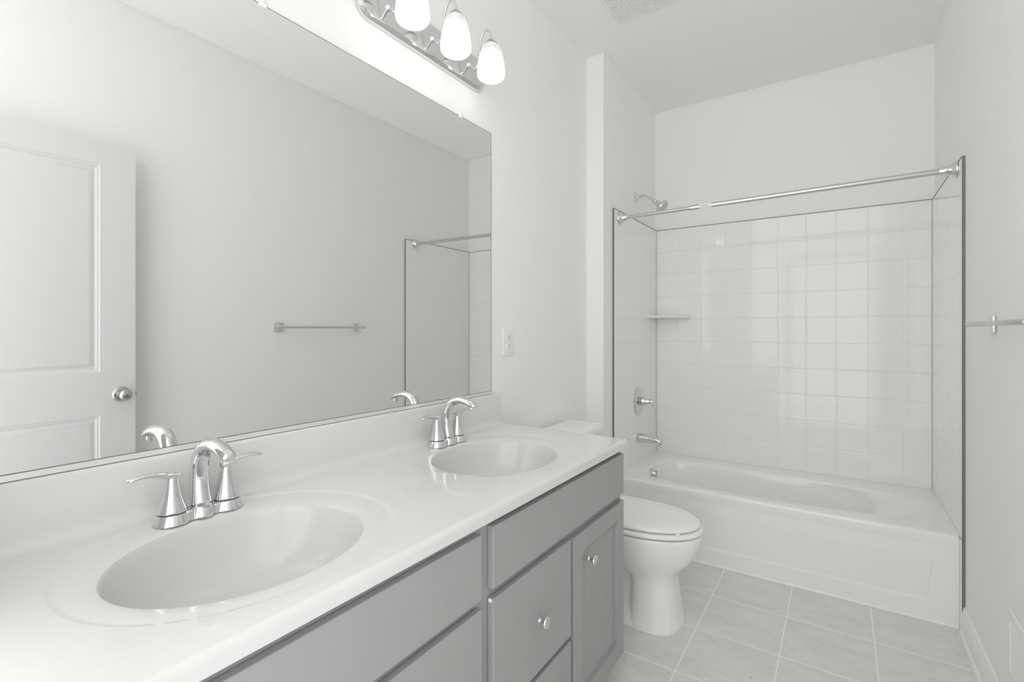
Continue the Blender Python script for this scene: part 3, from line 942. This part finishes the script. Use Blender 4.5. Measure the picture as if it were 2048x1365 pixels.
lathe(bm, [(0.0385, 0.0), (0.0375, 0.0012), (0.0, 0.0016)], fc, hd, 32)
finish('spray_face', bm, M_NICKEL, hh, angle=40)

# shower curtain rod
rl, rr = Vector((S, 2.752, 1.909)), Vector((R, 2.772, 1.929))
rod = thing('shower_rod', 'steel tension shower rod spanning the tub opening', 'shower rod', rl)
ax = (rr - rl).normalized()
Lr = (rr - rl).length
bm = bmesh.new()
mid = 0.40
lathe(bm, [(0.0105, 0.03), (0.0105, mid + 0.02)], rl, ax, 24)
finish('inner_tube', bm, M_ROD, rod, angle=40)
bm = bmesh.new()
lathe(bm, [(0.0112, mid), (0.0135, mid + 0.001), (0.0135, mid + 0.010), (0.0128, mid + 0.012), (0.0128, Lr - 0.03)], rl, ax, 24)
ot = finish('outer_tube', bm, M_ROD, rod, angle=40)
for st, d in ((rl, ax), (rr, -ax)):
    bm = bmesh.new()
    wall_d = Vector((1, 0, 0)) if d.x > 0 else Vector((-1, 0, 0))
    lathe(bm, [(0.0370, 0.0012), (0.0370, 0.004), (0.0350, 0.0075), (0.0290, 0.014), (0.0230, 0.024), (0.0185, 0.038), (0.0162, 0.050), (0.0155, 0.058), (0.0135, 0.0595)], st, wall_d, 36)
    finish('end_flange', bm, M_CHROME, rod, angle=40)
# paper sticker wrapped on the rod
bm = bmesh.new()
q0 = mid + 0.055
mt = axis_matrix(rl, ax)
def stick(u0, u1, a0, a1, r, n=8):
    rings = []
    for k in range(n + 1):
        a = radians(a0 + (a1 - a0) * k / n)
        rings.append([mt @ Vector((r * cos(a), r * sin(a), u0)), mt @ Vector((r * cos(a), r * sin(a), u1))])
    loft(bm, rings, False, False, close=False)
# find the angle that faces the door side (-y)
m3 = mt.to_3x3()
best = min(range(360), key=lambda a: (m3 @ Vector((cos(radians(a)), sin(radians(a)), 0))).y)
stick(q0, q0 + 0.062, best - 75, best + 75, 0.01305)
stk = finish('sticker', bm, M_STICK, ot, root=rod)
stk['label'] = 'small white paper sticker'
bm = bmesh.new()
for k, (a0, a1, u0, u1) in enumerate(((-6, 2, 0.010, 0.024), (-6, 2, 0.030, 0.046), (8, 13, 0.014, 0.038))):
    stick(q0 + u0, q0 + u1, best + a0, best + a1, 0.01312, 3)
ink = finish('sticker_print', bm, M_INK, ot, root=rod)

# corner shelf
cs = bmesh.new()
SZ0, SZ1 = 1.326, 1.342
def shelf_ring(k, z):
    pts = [(S + 0.0005, B - 0.0005, z)]
    n = 20
    for i in range(n + 1):
        a = radians(90.0 * i / n)
        ex = 1.55
        q = (abs(cos(a)) ** ex + abs(sin(a)) ** ex) ** (-1 / ex)
        pts.append((S + 0.0005 + 0.245 * k * q * cos(a), B - 0.0005 - 0.205 * k * q * sin(a), z))
    return pts
loft(cs, [shelf_ring(0.965, SZ0), shelf_ring(0.99, SZ0 + 0.003), shelf_ring(1.0, SZ0 + 0.008), shelf_ring(0.995, SZ1 - 0.003), shelf_ring(0.98, SZ1)], True, True)
o = finish('corner_shelf', cs, M_TILE, angle=50)
o['label'] = 'white quarter round corner shelf set between the tiled walls'
o['category'] = 'shelf'

# ================================================================== TOWEL BAR on the bare wall
TBX, TBZ = RW - 0.062, 1.262
tbar = thing('towel_bar', 'polished towel bar with square posts on the bare wall opposite the mirror', 'towel bar', (RW, 1.92, TBZ))
for py in (1.640, 2.215):
    bm = bmesh.new()
    box(bm, RW - 0.010, RW - 0.0004, py - 0.028, py + 0.028, TBZ - 0.028, TBZ + 0.028, 0.0025)
    box(bm, TBX - 0.004, RW - 0.009, py - 0.0065, py + 0.0065, TBZ - 0.0065, TBZ + 0.0065, 0.0012)
    finish('post', bm, M_CHROME, tbar)
bm = bmesh.new()
lathe(bm, [(0.0, 0.0), (0.0064, 0.0006), (0.0074, 0.002), (0.0074, 0.628), (0.0064, 0.6294), (0.0, 0.630)], (TBX, 1.610, TBZ), (0, 1, 0), 20)
finish('bar', bm, M_ROD, tbar, angle=40)

# ================================================================== EXHAUST FAN GRILLE
gx0, gx1, gy0, gy1 = 0.270, 0.560, 2.035, 2.330
ef = thing('exhaust_fan_grille', 'white slatted exhaust fan grille on the ceiling', 'vent', ((gx0 + gx1) / 2, (gy0 + gy1) / 2, H))
bm = bmesh.new()
def gr(ins, z): return [(gx0 + ins, gy0 + ins, z), (gx1 - ins, gy0 + ins, z), (gx1 - ins, gy1 - ins, z), (gx0 + ins, gy1 - ins, z)]
loft(bm, [gr(0, H - 0.0005), gr(0.001, H - 0.006), gr(0.012, H - 0.014), gr(0.020, H - 0.0165), gr(0.022, H - 0.0165), gr(0.022, H - 0.006)], False, False)
finish('grille_frame', bm, M_PLASTIC, ef, angle=25)
bm = bmesh.new()
ns = 17
for k in range(ns):
    y = gy0 + 0.022 + (gy1 - gy0 - 0.044) * (k + 0.5) / ns
    box(bm, gx0 + 0.021, gx1 - 0.021, y - 0.0049, y + 0.0049, H - 0.0165, H - 0.009, 0.001, 1)
for x in (gx0 + 0.095, gx1 - 0.095):
    box(bm, x - 0.002, x + 0.002, gy0 + 0.021, gy1 - 0.021, H - 0.0150, H - 0.008)
finish('slats', bm, M_PLASTIC, ef, angle=25)
bm = bmesh.new()
box(bm, gx0 + 0.021, gx1 - 0.021, gy0 + 0.021, gy1 - 0.021, H - 0.003, H - 0.001)
finish('fan_opening', bm, M_VOID, ef)

# ================================================================== OUTLET
oy, oz = 1.746, 1.192
ol = thing('wall_outlet', 'white duplex outlet plate on the wall beside the mirror', 'outlet', (0.0, oy, oz))
bm = bmesh.new()
def orr(ins, x): return [(x, y, z) for y, z in rrect(oy - 0.0435 + ins, oy + 0.0435 - ins, oz - 0.0610 + ins, oz + 0.0610 - ins, 0.006, 4)]
loft(bm, [orr(0, 0.0005), orr(0, 0.0025), orr(0.0015, 0.0048), orr(0.0050, 0.0058)], True, True)
finish('cover_plate', bm, M_PLASTIC, ol, angle=30)
for s in (-1, 1):
    bm = bmesh.new()
    cz = oz + s * 0.0205
    n = 32
    def rec(k, x):
        pts = []
        for i in range(n):
            a = 2 * pi * i / n
            y = 0.0175 * cos(a); z = max(-0.0145, min(0.0145, 0.0175 * sin(a)))
            pts.append((x, oy + y * k, cz + z * k))
        return pts
    loft(bm, [rec(1, 0.0055), rec(1, 0.0076), rec(0.95, 0.0082)], True, True)
    rc = finish('receptacle', bm, M_PLASTIC, ol, angle=30)
    bm = bmesh.new()
    box(bm, 0.0080, 0.0084, oy - 0.0076, oy - 0.0052, cz - 0.001, cz + 0.008)
    box(bm, 0.0080, 0.0084, oy + 0.0052, oy + 0.0072, cz - 0.001, cz + 0.007)
    lathe(bm, [(0.0027, 0.0), (0.0027, 0.0004)], (0.0080, oy, cz - 0.0085), (1, 0, 0), 12)
    finish('slots', bm, M_GREY, rc)
bm = bmesh.new()
lathe(bm, [(0.0028, 0.0), (0.0028, 0.0006), (0.0018, 0.0012)], (0.0057, oy, oz), (1, 0, 0), 12)
finish('screw', bm, M_PLASTIC, ol)

# ================================================================== WALL REGISTER
ry0, ry1, rz0, rz1 = 1.700, 2.033, 0.208, 0.414
rg_ = thing('wall_register', 'white metal air register low on the bare wall above the baseboard', 'vent', (RW, (ry0 + ry1) / 2, rz0))
bm = bmesh.new()
def rr_(ins, d): return [(RW - d, ry0 + ins, rz0 + ins), (RW - d, ry1 - ins, rz0 + ins), (RW - d, ry1 - ins, rz1 - ins), (RW - d, ry0 + ins, rz1 - ins)]
loft(bm, [rr_(0, 0.0005), rr_(0.0015, 0.003), rr_(0.010, 0.0065), rr_(0.024, 0.0080), rr_(0.026, 0.0080), rr_(0.028, 0.002)], False, False)
finish('register_frame', bm, M_TRIM, rg_, angle=20)
bm = bmesh.new()
for k in range(9):
    z = rz0 + 0.030 + (rz1 - rz0 - 0.060) * (k + 0.5) / 9
    prism_y(bm, [(RW - 0.0068, z - 0.0078), (RW - 0.0040, z + 0.0084), (RW - 0.0030, z + 0.0084), (RW - 0.0058, z - 0.0080)], ry0 + 0.027, ry1 - 0.027)
finish('louvres', bm, M_TRIM, rg_, angle=20)
bm = bmesh.new()
box(bm, RW - 0.0012, RW - 0.0004, ry0 + 0.026, ry1 - 0.026, rz0 + 0.026, rz1 - 0.026)
finish('duct_opening', bm, M_PLASTIC, rg_)
